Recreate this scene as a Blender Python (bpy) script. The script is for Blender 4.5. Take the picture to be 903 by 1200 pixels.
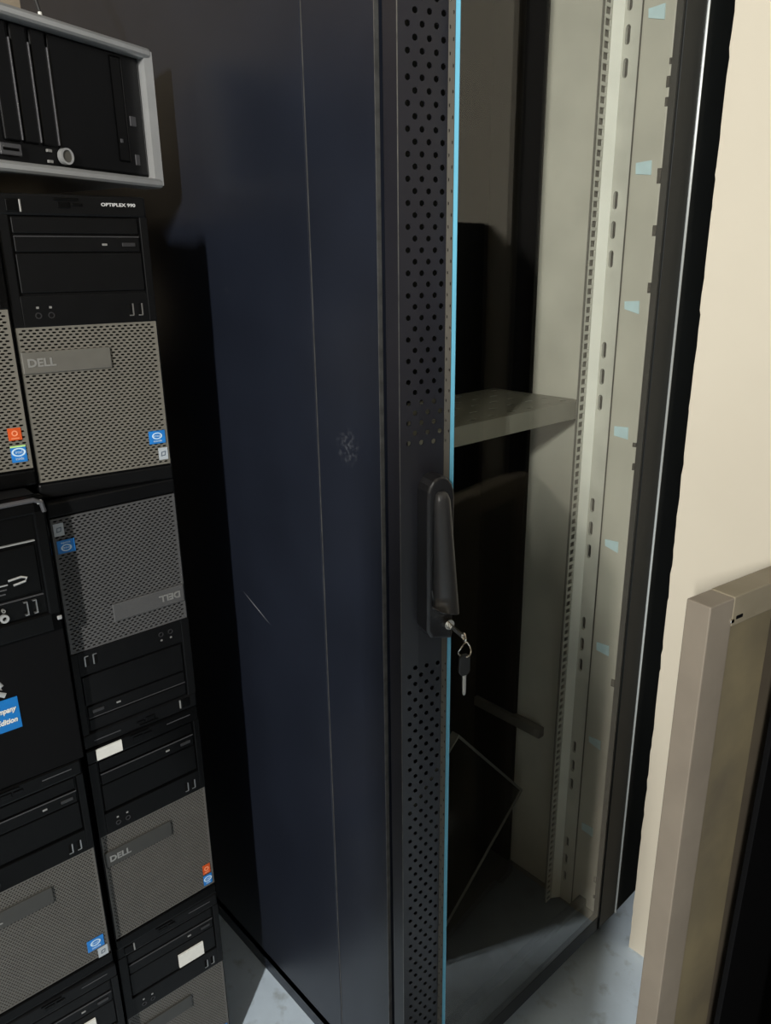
import bpy, bmesh, math, random
from mathutils import Vector, Matrix
random.seed(7)
scene = bpy.context.scene
for o in list(bpy.data.objects): bpy.data.objects.remove(o)
C = scene.collection

# ------------------------------------------------------------------ camera
CAM = Vector((-0.596, -0.651, 1.36))
RIGHT = Vector((0.7404, -0.6720, -0.0128)); UP = Vector((0.2180, 0.2221, 0.9503)); FWD = Vector((0.6358, 0.7065, -0.3110))
cd = bpy.data.cameras.new('camera'); cam = bpy.data.objects.new('camera', cd); C.objects.link(cam)
cd.sensor_fit = 'VERTICAL'; cd.sensor_height = 24.0; cd.lens = 890.0/1200.0*24.0
cd.clip_start = 0.02; cd.clip_end = 60
m = Matrix((RIGHT, UP, -FWD)).transposed().to_4x4(); m.translation = CAM
cam.matrix_world = m
scene.camera = cam

# ------------------------------------------------------------------ world, light, exposure
w = bpy.data.worlds.new('world'); scene.world = w; w.use_nodes = True
w.node_tree.nodes['Background'].inputs[0].default_value = (0.75, 0.85, 1.0, 1)
w.node_tree.nodes['Background'].inputs[1].default_value = 0.0
LIGHT_POS = Vector((-2.64, -1.47, 2.20))
ld = bpy.data.lights.new('wall_lamp_light', 'AREA'); ld.shape = 'RECTANGLE'; ld.size = 0.08; ld.size_y = 0.45
ld.energy = 144; ld.color = (1.0, 0.975, 0.92)
lo = bpy.data.objects.new('wall_lamp_light', ld); C.objects.link(lo); lo.location = LIGHT_POS
lo.rotation_euler = (Vector((0.0, 0.2, 0.9))-LIGHT_POS).to_track_quat('-Z', 'Y').to_euler()
# second lamp of the room: ceiling tube further back along the aisle
l2 = bpy.data.lights.new('ceiling_tube_light', 'AREA'); l2.shape = 'RECTANGLE'; l2.size = 1.2; l2.size_y = 0.12
l2.energy = 3.5; l2.color = (0.80, 0.90, 1.0)
lo2 = bpy.data.objects.new('ceiling_tube_light', l2); C.objects.link(lo2); lo2.location = (-0.9, -1.9, 2.66)
scene.view_settings.view_transform = 'Standard'; scene.view_settings.look = 'None'
scene.view_settings.gamma = 1.0; scene.view_settings.exposure = 0.0
scene.view_settings.use_curve_mapping = False

# ------------------------------------------------------------------ materials
def s2l(c):
    return tuple(((v/12.92) if v <= 0.04045 else ((v+0.055)/1.055)**2.4) for v in c)
def rgb(r, g, b): return s2l((r/255, g/255, b/255))
def mat(name, col, rough=0.5, metal=0.0, spec=0.5, var=0.0, scale=30.0, bump=0.0, bscale=200.0, col2=None, coat=0.0):
    mt = bpy.data.materials.new(name); mt.use_nodes = True
    nt = mt.node_tree; b = nt.nodes['Principled BSDF']
    b.inputs['Base Color'].default_value = (*col, 1); b.inputs['Roughness'].default_value = rough
    b.inputs['Metallic'].default_value = metal; b.inputs['Specular IOR Level'].default_value = spec
    b.inputs['Coat Weight'].default_value = coat; b.inputs['Coat Roughness'].default_value = 0.08
    tc = nt.nodes.new('ShaderNodeTexCoord')
    if var > 0 or col2:
        n = nt.nodes.new('ShaderNodeTexNoise'); n.inputs['Scale'].default_value = scale; n.inputs['Detail'].default_value = 6
        nt.links.new(tc.outputs['Object'], n.inputs['Vector'])
        r = nt.nodes.new('ShaderNodeValToRGB'); r.color_ramp.elements[0].position = 0.3; r.color_ramp.elements[1].position = 0.7
        c2 = col2 if col2 else tuple(v*(1-var) for v in col)
        r.color_ramp.elements[0].color = (*c2, 1); r.color_ramp.elements[1].color = (*col, 1)
        nt.links.new(n.outputs['Fac'], r.inputs['Fac']); nt.links.new(r.outputs['Color'], b.inputs['Base Color'])
    if bump > 0:
        n2 = nt.nodes.new('ShaderNodeTexNoise'); n2.inputs['Scale'].default_value = bscale; n2.inputs['Detail'].default_value = 4
        nt.links.new(tc.outputs['Object'], n2.inputs['Vector'])
        bp = nt.nodes.new('ShaderNodeBump'); bp.inputs['Strength'].default_value = bump; bp.inputs['Distance'].default_value = 0.001
        nt.links.new(n2.outputs['Fac'], bp.inputs['Height']); nt.links.new(bp.outputs['Normal'], b.inputs['Normal'])
    return mt

M = {}
M['rack'] = mat('navy_black_powder_coat', (0.0115, 0.0145, 0.0240), 0.34, spec=0.5, var=0.25, scale=6, bump=0.12, bscale=900)
M['rack_edge'] = mat('worn_highlight_metal', (0.20, 0.20, 0.195), 0.35, metal=0.6, var=0.4, scale=60)  # wear plus painted edge highlight
M['rack_dark'] = mat('black_cabinet_steel', (0.004, 0.0045, 0.005), 0.6, spec=0.2, var=0.3, scale=20)
M['frame_matte'] = mat('matte_black_frame', (0.011, 0.013, 0.0135), 0.5, spec=0.25, var=0.2, scale=12)
M['stile'] = mat('door_stile_paint', (0.013, 0.013, 0.018), 0.38, var=0.2, scale=15)
M['beige_steel'] = mat('beige_grey_steel', (0.52, 0.51, 0.44), 0.45, var=0.18, scale=9, bump=0.05, bscale=120)
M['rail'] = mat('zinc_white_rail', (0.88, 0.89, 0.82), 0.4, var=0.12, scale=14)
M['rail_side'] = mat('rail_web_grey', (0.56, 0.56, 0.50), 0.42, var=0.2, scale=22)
M['flange_dark'] = mat('flange_backing_grey', (0.13, 0.13, 0.115), 0.6, var=0.2, scale=30)
M['shelf'] = mat('cream_shelf_steel', (0.24, 0.235, 0.195), 0.5, var=0.1, scale=10)
M['film'] = mat('pale_blue_film', (0.55, 0.76, 0.82), 0.35, var=0.1, scale=60)
M['spacer'] = mat('grey_beige_spacer', (0.10, 0.093, 0.078), 0.6, var=0.15, scale=30)
M['glass_edge'] = mat('cyan_glass_edge', (0.16, 0.50, 0.70), 0.2, var=0.12, scale=10)
M['crease_bright'] = mat('pale_crease_highlight', (0.45, 0.48, 0.48), 0.15, metal=0.3)
M['handle'] = mat('handle_plastic', (0.013, 0.013, 0.015), 0.38, bump=0.1, bscale=1200)
M['lever'] = mat('lever_grey_plastic', (0.042, 0.042, 0.044), 0.33, bump=0.1, bscale=1200)
M['chrome'] = mat('nickel', (0.75, 0.70, 0.62), 0.22, metal=1.0)
M['key_plastic'] = mat('key_head_plastic', (0.012, 0.012, 0.012), 0.4)
M['pc_black'] = mat('pc_black_plastic', (0.0045, 0.0047, 0.0052), 0.36, spec=0.16, var=0.2, scale=40, bump=0.08, bscale=900)
M['pc_gloss'] = mat('pc_gloss_black', (0.0028, 0.0029, 0.0031), 0.20, spec=0.13, var=0.2, scale=30)
M['pc_case'] = mat('pc_case_steel', (0.005, 0.005, 0.0055), 0.5)
M['vent'] = mat('grille_warm_grey', (0.185, 0.175, 0.15), 0.42, metal=0.25, var=0.12, scale=30)
M['vent_fine'] = mat('grille_mid_grey', (0.115, 0.11, 0.10), 0.42, metal=0.25, var=0.12, scale=30)
M['vent_shaded'] = mat('grille_shaded_grey', (0.10, 0.10, 0.102), 0.42, metal=0.25, var=0.12, scale=30)  # same grille grey with the dimmer light painted into the colour
M['badge'] = mat('badge_bar_grey', (0.13, 0.125, 0.11), 0.45, metal=0.2, var=0.12, scale=50)
M['badge_dark'] = mat('badge_bar_charcoal', (0.05, 0.05, 0.047), 0.45, metal=0.2, var=0.12, scale=50)
M['eject'] = mat('button_charcoal', (0.022, 0.022, 0.024), 0.35)
M['badge_text'] = mat('badge_letter_silver', (0.33, 0.33, 0.32), 0.3, metal=0.5)
M['print'] = mat('pale_print', (0.55, 0.55, 0.55), 0.5)
M['port'] = mat('port_metal', (0.42, 0.42, 0.42), 0.3, metal=0.9)
M['hole'] = mat('deep_black', (0.002, 0.002, 0.002), 0.8, spec=0.1)
M['silver'] = mat('silver_trim', (0.52, 0.53, 0.53), 0.3, metal=0.55, var=0.1, scale=25)
M['seam'] = mat('dim_edge_grey', (0.06, 0.06, 0.065), 0.3)
M['blue'] = mat('sticker_blue', (0.015, 0.20, 0.62), 0.35, var=0.25, scale=90)
M['white'] = mat('white_paper', (0.74, 0.74, 0.70), 0.6, var=0.08, scale=80)
M['sky'] = mat('sticker_light', (0.55, 0.72, 0.85), 0.35)
M['green'] = mat('sticker_green', (0.45, 0.72, 0.25), 0.4)
M['orange'] = mat('sticker_orange', (0.62, 0.085, 0.012), 0.4, var=0.15, scale=90)
M['orange2'] = mat('sticker_pale_orange', (0.80, 0.28, 0.14), 0.4)
M['sgrey'] = mat('sticker_silver', (0.40, 0.44, 0.48), 0.35)
M['sdark'] = mat('sticker_slate', (0.10, 0.13, 0.17), 0.4)
M['blue_box'] = mat('carton_blue', (0.0, 0.16, 0.50), 0.4, var=0.15, scale=40)
M['carton'] = mat('black_carton', (0.002, 0.002, 0.0024), 0.6, spec=0.12)
M['kraft'] = mat('brown_cardboard', (0.16, 0.10, 0.06), 0.8, var=0.3, scale=15)
M['cable'] = mat('cable_black', (0.02, 0.02, 0.02), 0.5)
M['white_plastic'] = mat('white_plastic', (0.7, 0.7, 0.66), 0.4)
M['board_rim'] = mat('dusty_brown_paint', (0.25, 0.215, 0.17), 0.7, var=0.25, scale=9, bump=0.25, bscale=60, col2=(0.20, 0.17, 0.135))
M['board_top'] = mat('dusty_olive_top', (0.30, 0.26, 0.19), 0.75, var=0.25, scale=12, col2=(0.22, 0.19, 0.13))
M['plank_a'] = mat('stained_olive_plank', (0.24, 0.20, 0.115), 0.75, var=0.4, scale=7, col2=(0.13, 0.11, 0.075))
M['plank_b'] = mat('dark_brown_plank', (0.11, 0.09, 0.06), 0.75, var=0.4, scale=8, col2=(0.07, 0.055, 0.04))
M['monitor_edge'] = mat('grey_panel_edge', (0.20, 0.20, 0.18), 0.4, metal=0.3)
M['paint_chip'] = mat('chipped_paint', (0.42, 0.38, 0.30), 0.8, var=0.4, scale=90)

def glass_mat():
    mt = bpy.data.materials.new('door_glass'); mt.use_nodes = True; nt = mt.node_tree
    for n in list(nt.nodes): nt.nodes.remove(n)
    out = nt.nodes.new('ShaderNodeOutputMaterial'); mix = nt.nodes.new('ShaderNodeMixShader')
    tr = nt.nodes.new('ShaderNodeBsdfTransparent'); tr.inputs[0].default_value = (0.968, 0.976, 0.962, 1)
    gl = nt.nodes.new('ShaderNodeBsdfGlossy'); gl.inputs['Roughness'].default_value = 0.015
    lw = nt.nodes.new('ShaderNodeLayerWeight'); lw.inputs['Blend'].default_value = 0.5
    pw = nt.nodes.new('ShaderNodeMath'); pw.operation = 'POWER'; pw.inputs[1].default_value = 5.0; nt.links.new(lw.outputs['Facing'], pw.inputs[0])
    fr = nt.nodes.new('ShaderNodeMath'); fr.operation = 'MULTIPLY_ADD'; fr.inputs[1].default_value = 0.96; fr.inputs[2].default_value = 0.04
    nt.links.new(pw.outputs[0], fr.inputs[0])
    nt.links.new(fr.outputs[0], mix.inputs[0]); nt.links.new(tr.outputs[0], mix.inputs[1]); nt.links.new(gl.outputs[0], mix.inputs[2])
    nt.links.new(mix.outputs[0], out.inputs[0]); return mt
M['glass'] = glass_mat()

def floor_mat():
    mt = bpy.data.materials.new('worn_concrete'); mt.use_nodes = True; nt = mt.node_tree; b = nt.nodes['Principled BSDF']
    tc = nt.nodes.new('ShaderNodeTexCoord')
    n1 = nt.nodes.new('ShaderNodeTexNoise'); n1.inputs['Scale'].default_value = 3.0; n1.inputs['Detail'].default_value = 9; n1.inputs['Roughness'].default_value = 0.65
    n2 = nt.nodes.new('ShaderNodeTexNoise'); n2.inputs['Scale'].default_value = 26.0; n2.inputs['Detail'].default_value = 6
    nt.links.new(tc.outputs['Object'], n1.inputs['Vector']); nt.links.new(tc.outputs['Object'], n2.inputs['Vector'])
    r1 = nt.nodes.new('ShaderNodeValToRGB'); e = r1.color_ramp.elements
    e[0].position = 0.30; e[0].color = (0.48, 0.57, 0.66, 1); e[1].position = 0.72; e[1].color = (0.62, 0.74, 0.86, 1)
    r2 = nt.nodes.new('ShaderNodeValToRGB'); e = r2.color_ramp.elements
    e[0].position = 0.24; e[0].color = (0.62, 0.60, 0.56, 1); e[1].position = 0.44; e[1].color = (1, 1, 1, 1)
    mx = nt.nodes.new('ShaderNodeMix'); mx.data_type = 'RGBA'; mx.blend_type = 'MULTIPLY'; mx.inputs[0].default_value = 1.0
    nt.links.new(n1.outputs['Fac'], r1.inputs[0]); nt.links.new(n2.outputs['Fac'], r2.inputs[0])
    nt.links.new(r1.outputs[0], mx.inputs[6]); nt.links.new(r2.outputs[0], mx.inputs[7]); nt.links.new(mx.outputs[2], b.inputs['Base Color'])
    b.inputs['Roughness'].default_value = 0.55
    bp = nt.nodes.new('ShaderNodeBump'); bp.inputs['Strength'].default_value = 0.25; bp.inputs['Distance'].default_value = 0.004
    nt.links.new(n2.outputs['Fac'], bp.inputs['Height']); nt.links.new(bp.outputs[0], b.inputs['Normal'])
    return mt
M['floor'] = floor_mat()
M['wall'] = mat('cream_wall_paint', (0.70, 0.645, 0.53), 0.75, var=0.06, scale=3.0, bump=0.12, bscale=45)
M['wall_dim'] = mat('tan_wall_paint', (0.20, 0.175, 0.14), 0.85, var=0.1, scale=2.0)
M['wall_dark'] = mat('brown_wall', (0.36, 0.30, 0.22), 0.85, var=0.15, scale=2.0)
M['ceiling'] = mat('ceiling_paint', (0.45, 0.40, 0.32), 0.9, var=0.05, scale=2)
M['door_brown'] = mat('dark_door', (0.02, 0.016, 0.012), 0.6, var=0.3, scale=6)

# side panel: add scuffs (marks with a shape of their own)
def add_scuffs(mt):
    nt = mt.node_tree; b = nt.nodes['Principled BSDF']
    src = b.inputs['Base Color'].links[0].from_socket
    tc = nt.nodes.new('ShaderNodeTexCoord')
    def mask(yc, zc, ry, rz, rot, dens, nscale):
        mp = nt.nodes.new('ShaderNodeMapping'); mp.vector_type = 'TEXTURE'
        mp.inputs['Location'].default_value = (0, yc, zc); mp.inputs['Rotation'].default_value = (rot, 0, 0); mp.inputs['Scale'].default_value = (1, ry, rz)
        nt.links.new(tc.outputs['Object'], mp.inputs['Vector'])
        ln = nt.nodes.new('ShaderNodeVectorMath'); ln.operation = 'LENGTH'; nt.links.new(mp.outputs[0], ln.inputs[0])
        mr = nt.nodes.new('ShaderNodeMapRange'); mr.inputs['From Min'].default_value = 1.0; mr.inputs['From Max'].default_value = 0.2
        nt.links.new(ln.outputs['Value'], mr.inputs['Value'])
        n = nt.nodes.new('ShaderNodeTexNoise'); n.inputs['Scale'].default_value = nscale; n.inputs['Detail'].default_value = 5
        nt.links.new(tc.outputs['Object'], n.inputs['Vector'])
        m2 = nt.nodes.new('ShaderNodeMapRange'); m2.inputs['From Min'].default_value = 1-dens; m2.inputs['From Max'].default_value = 1-dens+0.18
        nt.links.new(n.outputs['Fac'], m2.inputs['Value'])
        mu = nt.nodes.new('ShaderNodeMath'); mu.operation = 'MULTIPLY'; nt.links.new(mr.outputs[0], mu.inputs[0]); nt.links.new(m2.outputs[0], mu.inputs[1])
        return mu.outputs[0]
    ms = [mask(0.081, 1.138, 0.026, 0.028, 0.3, 0.52, 160), mask(0.328, 0.831, 0.045, 0.0018, 0.42, 0.9, 20),
          mask(0.36, 1.33, 0.05, 0.03, 0.2, 0.42, 60), mask(0.12, 1.25, 0.04, 0.012, -0.4, 0.42, 60), mask(0.10, 0.70, 0.10, 0.10, 0, 0.36, 40)]
    ws = [0.16, 0.5, 0.03, 0.05, 0.02]
    cur = src
    for k, sck in enumerate(ms):
        mx = nt.nodes.new('ShaderNodeMix'); mx.data_type = 'RGBA'
        sc = nt.nodes.new('ShaderNodeMath'); sc.operation = 'MULTIPLY'; sc.inputs[1].default_value = ws[k]
        nt.links.new(sck, sc.inputs[0]); nt.links.new(sc.outputs[0], mx.inputs[0])
        nt.links.new(cur, mx.inputs[6]); mx.inputs[7].default_value = (0.30, 0.31, 0.33, 1); cur = mx.outputs[2]
    nt.links.new(cur, b.inputs['Base Color'])
add_scuffs(M['rack'])

# ------------------------------------------------------------------ mesh helpers
def merge(bm, tmp, mtx=None):
    me = bpy.data.meshes.new('t'); tmp.to_mesh(me); tmp.free()
    if mtx is not None: me.transform(mtx)
    bm.from_mesh(me); bpy.data.meshes.remove(me)
def box(bm, x0, x1, y0, y1, z0, z1, bev=0.0, seg=2, mtx=None):
    t = bmesh.new(); bmesh.ops.create_cube(t, size=1.0)
    for v in t.verts:
        v.co = Vector(((x0+x1)/2+v.co.x*(x1-x0), (y0+y1)/2+v.co.y*(y1-y0), (z0+z1)/2+v.co.z*(z1-z0)))
    if bev > 0: bmesh.ops.bevel(t, geom=list(t.edges), offset=bev, segments=seg, profile=0.5, affect='EDGES')
    merge(bm, t, mtx); return bm
def prism(bm, pts, axis, a, b, bev=0.0, seg=2, mtx=None):
    """polygon pts in the two other axes, extruded from a to b along axis"""
    t = bmesh.new()
    def P(p, c):
        return {'x': (c, p[0], p[1]), 'y': (p[0], c, p[1]), 'z': (p[0], p[1], c)}[axis]
    v0 = [t.verts.new(P(p, a)) for p in pts]; v1 = [t.verts.new(P(p, b)) for p in pts]
    n = len(pts)
    t.faces.new(v0); t.faces.new(v1[::-1])
    for i in range(n): t.faces.new((v0[i], v0[(i+1) % n], v1[(i+1) % n], v1[i])[::-1])
    bmesh.ops.recalc_face_normals(t, faces=t.faces)
    if bev > 0:
        es = [e for e in t.edges if all(abs(v.co['xyz'.index(axis)]-b) < 1e-6 for v in e.verts)]
        bmesh.ops.bevel(t, geom=es, offset=bev, segments=seg, profile=0.5, affect='EDGES')
    merge(bm, t, mtx); return bm
def cyl(bm, p0, p1, r0, r1=None, seg=16):
    r1 = r0 if r1 is None else r1
    p0 = Vector(p0); p1 = Vector(p1); d = p1-p0
    q = d.to_track_quat('Z', 'Y').to_matrix().to_4x4(); q.translation = (p0+p1)/2
    t = bmesh.new(); bmesh.ops.create_cone(t, cap_ends=True, segments=seg, radius1=r0, radius2=r1, depth=d.length)
    merge(bm, t, q); return bm
def tube(bm, pts, r, seg=8, closed=False):
    pts = [Vector(p) for p in pts]; n = len(pts); rings = []
    for i, p in enumerate(pts):
        a = pts[(i-1) % n] if (closed or i > 0) else p; b = pts[(i+1) % n] if (closed or i < n-1) else p
        d = (b-a).normalized(); up = Vector((0, 0, 1)) if abs(d.z) < 0.9 else Vector((1, 0, 0))
        s = d.cross(up).normalized(); u = s.cross(d).normalized()
        rings.append([bm.verts.new(p+s*math.cos(2*math.pi*k/seg)*r+u*math.sin(2*math.pi*k/seg)*r) for k in range(seg)])
    for i in range(n if closed else n-1):
        A = rings[i]; B = rings[(i+1) % n]
        for k in range(seg): bm.faces.new((A[k], A[(k+1) % seg], B[(k+1) % seg], B[k]))
    if not closed:
        bm.faces.new(rings[0]); bm.faces.new(rings[-1][::-1])
    return bm
def ring_y(bm, cx, cz, y0, y1, ro, ri, seg=20, sx=1.0):
    """flat ring standing in the x-z plane between y0 (front) and y1"""
    f = []; 
    for yy in (y0, y1):
        for r in (ro, ri):
            f.append([bm.verts.new((cx+sx*r*math.cos(2*math.pi*k/seg), yy, cz+r*math.sin(2*math.pi*k/seg))) for k in range(seg)])
    fo, fi, bo, bi = f
    for k in range(seg):
        j = (k+1) % seg
        bm.faces.new((fo[k], fo[j], fi[j], fi[k])); bm.faces.new((bo[j], bo[k], bi[k], bi[j]))
        bm.faces.new((fo[j], fo[k], bo[k], bo[j])); bm.faces.new((fi[k], fi[j], bi[j], bi[k]))
    return bm
def obj(name, bm, material, parent=None, smooth=False, fix=True):
    if isinstance(bm, bmesh.types.BMesh):
        if fix: bmesh.ops.recalc_face_normals(bm, faces=bm.faces)
        me = bpy.data.meshes.new(name); bm.to_mesh(me); bm.free()
    else: me = bm
    if smooth:
        for p in me.polygons: p.use_smooth = True
    if not me.materials: me.materials.append(material)
    o = bpy.data.objects.new(name, me); C.objects.link(o)
    if parent: o.parent = parent
    return o
def thing(name, label, cat, loc=(0, 0, 0), rot=(0, 0, 0), group=None):
    o = bpy.data.objects.new(name, None); C.objects.link(o); o.empty_display_size = 0.05
    o.location = loc; o.rotation_euler = rot; o['label'] = label; o['category'] = cat
    if group: o['group'] = group
    return o
def tag(o, label, cat, group=None):
    o['label'] = label; o['category'] = cat
    if group: o['group'] = group
    return o
def struct(name, bm, m_):
    o = obj(name, bm, m_); o['kind'] = 'structure'; return o
def text_mesh(s, size, depth=0.0, shear=0.0, bold=0.0):
    """letters lying in x-z, reading from the -y side, origin at lower left"""
    cu = bpy.data.curves.new('t', 'FONT'); cu.body = s; cu.size = size; cu.extrude = depth; cu.shear = shear; cu.offset = bold; cu.resolution_u = 3
    to = bpy.data.objects.new('t', cu); C.objects.link(to)
    dg = bpy.context.evaluated_depsgraph_get(); dg.update()
    me = bpy.data.meshes.new_from_object(to.evaluated_get(dg))
    bpy.data.objects.remove(to); bpy.data.curves.remove(cu)
    me.transform(Matrix.Rotation(math.pi/2, 4, 'X')); return me
def text_obj(name, s, size, loc, material, parent, depth=0.0002, shear=0.0, fit=None, bold=0.0, rot=None):
    me = text_mesh(s, size, depth, shear, bold)
    if fit:
        xs = [v.co.x for v in me.vertices]; k = fit/(max(xs)-min(xs)); me.transform(Matrix.Diagonal((k, 1, 1, 1)))
    if rot is not None: me.transform(rot)
    me.transform(Matrix.Translation(loc)); return obj(name, me, material, parent)

def perforated(nu, nv, pu, pv, r_u, r_v, stagger, thick, seg=6, skip=None, mapf=None, sq=False):
    """sheet of nu columns by nv cells, each cell with a hole; built in (u,v) with depth n, mapped by mapf(u,v,n)"""
    bm = bmesh.new()
    for i in range(nu):
        off = (0.5*pv if (i % 2 and stagger) else 0.0)
        for j in range(nv):
            u0 = i*pu; u1 = u0+pu; v0 = j*pv+off; v1 = v0+pv
            cu = (u0+u1)/2; cv = (v0+v1)/2
            cor = [(u0, v0), (u1, v0), (u1, v1), (u0, v1)]
            if skip and skip(cu, cv):
                bm.faces.new([bm.verts.new(mapf(*c, 0)) for c in cor]); continue
            if sq:
                hol = [(cu-r_u, cv-r_v), (cu+r_u, cv-r_v), (cu+r_u, cv+r_v), (cu-r_u, cv+r_v)]; n = 4
            else:
                n = seg
                hol = [(cu+r_u*math.cos(2*math.pi*(k+0.5)/n-math.pi), cv+r_v*math.sin(2*math.pi*(k+0.5)/n-math.pi)) for k in range(n)]
            oc = [bm.verts.new(mapf(*c, 0)) for c in cor]; ih = [bm.verts.new(mapf(*c, 0)) for c in hol]; ib = [bm.verts.new(mapf(*c, thick)) for c in hol]
            # fan between outer rectangle and hole ring: assign each hole edge to the nearest corner
            def near(c): return min(range(4), key=lambda q: (cor[q][0]-c[0])**2/pu**2+(cor[q][1]-c[1])**2/pv**2)
            ids = [near(h) for h in hol]
            for k in range(n):
                l = (k+1) % n
                a, b = ids[k], ids[l]
                if a == b: bm.faces.new((oc[a], ih[l], ih[k]))
                else:
                    seq = [a]
                    while seq[-1] != b: seq.append((seq[-1]+1) % 4)
                    bm.faces.new([ih[k]]+[oc[q] for q in seq]+[ih[l]])
                bm.faces.new((ih[k], ih[l], ib[l], ib[k]))
    return bm

# ------------------------------------------------------------------ the setting
bm = bmesh.new(); box(bm, -3.2, 1.4, -3.2, 1.45, -0.05, 0.0); struct('floor', bm, M['floor'])
bm = bmesh.new(); box(bm, -3.2, 1.4, -3.2, 1.45, 2.75, 2.8); struct('ceiling', bm, M['ceiling'])
bm = bmesh.new(); box(bm, -3.2, 1.4, 1.03, 1.13, 0.0, 2.75); struct('wall_back', bm, M['wall_dark'])
bm = bmesh.new(); box(bm, -3.0, -2.9, -3.0, 1.03, 0.0, 2.75); struct('wall_left', bm, M['wall_dim'])
bm = bmesh.new(); box(bm, -3.2, 1.4, -3.2, -3.0, 0.0, 2.75); struct('wall_front', bm, M['wall_dim'])
# right wall: free end with a ragged painted corner
bm = bmesh.new()
WX = 0.588; WY = -0.0745
rag = [(0.0, 0.0)]
zz = 0.0
while zz < 2.74:
    zz = min(2.75, zz+random.uniform(0.006, 0.03)); rag.append((zz, random.choice([0, 0, 0, 0, 0.0006, 0.0012, -0.0007])))
t = bmesh.new()
A = [t.verts.new((WX, WY-d, z)) for z, d in rag]; B = [t.verts.new((WX, -0.332, z)) for z, d in rag]
Cc = [t.verts.new((WX+0.14, WY-d, z)) for z, d in rag]; D = [t.verts.new((WX+0.14, -0.332, z)) for z, d in rag]
for i in range(len(rag)-1):
    for q in ((A, B), (B, D), (D, Cc), (Cc, A)): t.faces.new((q[0][i], q[1][i], q[1][i+1], q[0][i+1]))
t.faces.new((A[0], B[0], D[0], Cc[0])); t.faces.new((A[-1], B[-1], D[-1], Cc[-1]))
merge(bm, t); struct('wall_right', bm, M['wall'])
bm = bmesh.new(); box(bm, WX+0.02, WX+0.14, -0.405, -0.332, 0.0, 2.75); struct('trim_1', bm, M['door_brown'])
bm = bmesh.new(); box(bm, WX, WX+0.14, -3.0, -0.405, 0.0, 2.75); struct('wall_passage', bm, M['wall'])

# ------------------------------------------------------------------ wall lamp (left of the frame, the key light)
t0 = thing('wall_lamp', 'white flat panel lamp mounted on the far left wall', 'lamp', (-2.9, -1.47, 2.20), (0, 0, math.radians(28)))
bm = bmesh.new(); box(bm, 0.17, 0.205, -0.12, 0.12, -0.28, 0.28, 0.008); obj('housing', bm, M['white_plastic'], t0)
bm = bmesh.new(); box(bm, -0.02, 0.18, -0.05, 0.05, -0.05, 0.05, 0.005); obj('bracket', bm, M['white_plastic'], t0)
t0 = thing('ceiling_light', 'long white tube light fixed to the ceiling', 'lamp', (-0.9, -1.9, 2.75))
bm = bmesh.new(); box(bm, -0.65, 0.65, -0.06, 0.06, -0.06, 0.0, 0.008); obj('fixture_body', bm, M['white_plastic'], t0)

# ------------------------------------------------------------------ the cabinet
W = 0.72; D0 = 0.0186; D1 = 1.0; HT = 2.02
rack = thing('server_cabinet', 'tall navy black server cabinet with glass front door', 'cabinet', (0, 0, 0))
def panel(y0, y1):
    bm = bmesh.new(); box(bm, 0.0, 0.012, y0, y1, 0.056, HT-0.05, 0.0012, 2); return obj('side_panel', bm, M['rack'], rack)
sp = panel(D0, 0.1425); sp2 = panel(0.1455, D1)
# narrow worn arrises, light glints painted pale, along the panel joint and the front edge
bm = bmesh.new(); box(bm, -0.0005, 0.006, 0.1424, 0.1432, 0.056, HT-0.05); obj('worn_highlight', bm, M['rack_edge'], sp)
bm = bmesh.new(); box(bm, -0.0004, 0.006, D0-0.0002, D0+0.0007, 0.056, HT-0.05); obj('worn_highlight', bm, M['rack_edge'], sp)
bm = bmesh.new(); box(bm, 0.004, 0.03, D0+0.01, D1, 0.03, HT-0.04); obj('side_frame', bm, M['rack_dark'], rack)
# base: kick plate under the panel, set a hair proud
bm = bmesh.new(); box(bm, 0.004, 0.02, 0.01, D1, 0.0, 0.0535, 0.0015); obj('kick_plate', bm, M['rack'], rack)
bm = bmesh.new(); box(bm, 0.02, W-0.004, 0.012, 0.03, 0.0, 0.085, 0.0015); obj('kick_plate', bm, M['rack_dark'], rack)
# front left post behind the door and the dark gap
bm = bmesh.new(); box(bm, 0.0135, 0.035, 0.0075, 0.05, 0.056, HT-0.05); obj('corner_post', bm, M['rack_dark'], rack)
bm = bmesh.new(); box(bm, 0.575, W-0.004, 0.004, 0.05, 0.056, HT-0.05); obj('corner_post', bm, M['rack_dark'], rack)
bm = bmesh.new(); box(bm, 0.0, W, 0.0, D1, HT-0.05, HT, 0.004); obj('roof', bm, M['rack'], rack)
bm = bmesh.new(); box(bm, W-0.012, W, D0, D1, 0.0, HT-0.05); obj('side_panel', bm, M['rack'], rack)
bm = bmesh.new(); box(bm, 0.02, W-0.012, D1-0.012, D1, 0.0, HT-0.05); obj('rear_panel', bm, M['rack_dark'], rack)
bm = bmesh.new(); box(bm, 0.035, W-0.02, 0.335, 0.345, 0.04, HT-0.05); obj('inner_bulkhead', bm, M['rack_dark'], rack)
# interior floor plate with a folded front sill
bm = bmesh.new(); box(bm, 0.03, W-0.02, 0.03, 0.335, 0.03, 0.04); box(bm, 0.03, W-0.03, 0.031, 0.045, 0.04, 0.052, 0.002); obj('floor_plate', bm, mat('dark_grey_tray', (0.035, 0.037, 0.037), 0.5, var=0.3, scale=8), rack)
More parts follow.
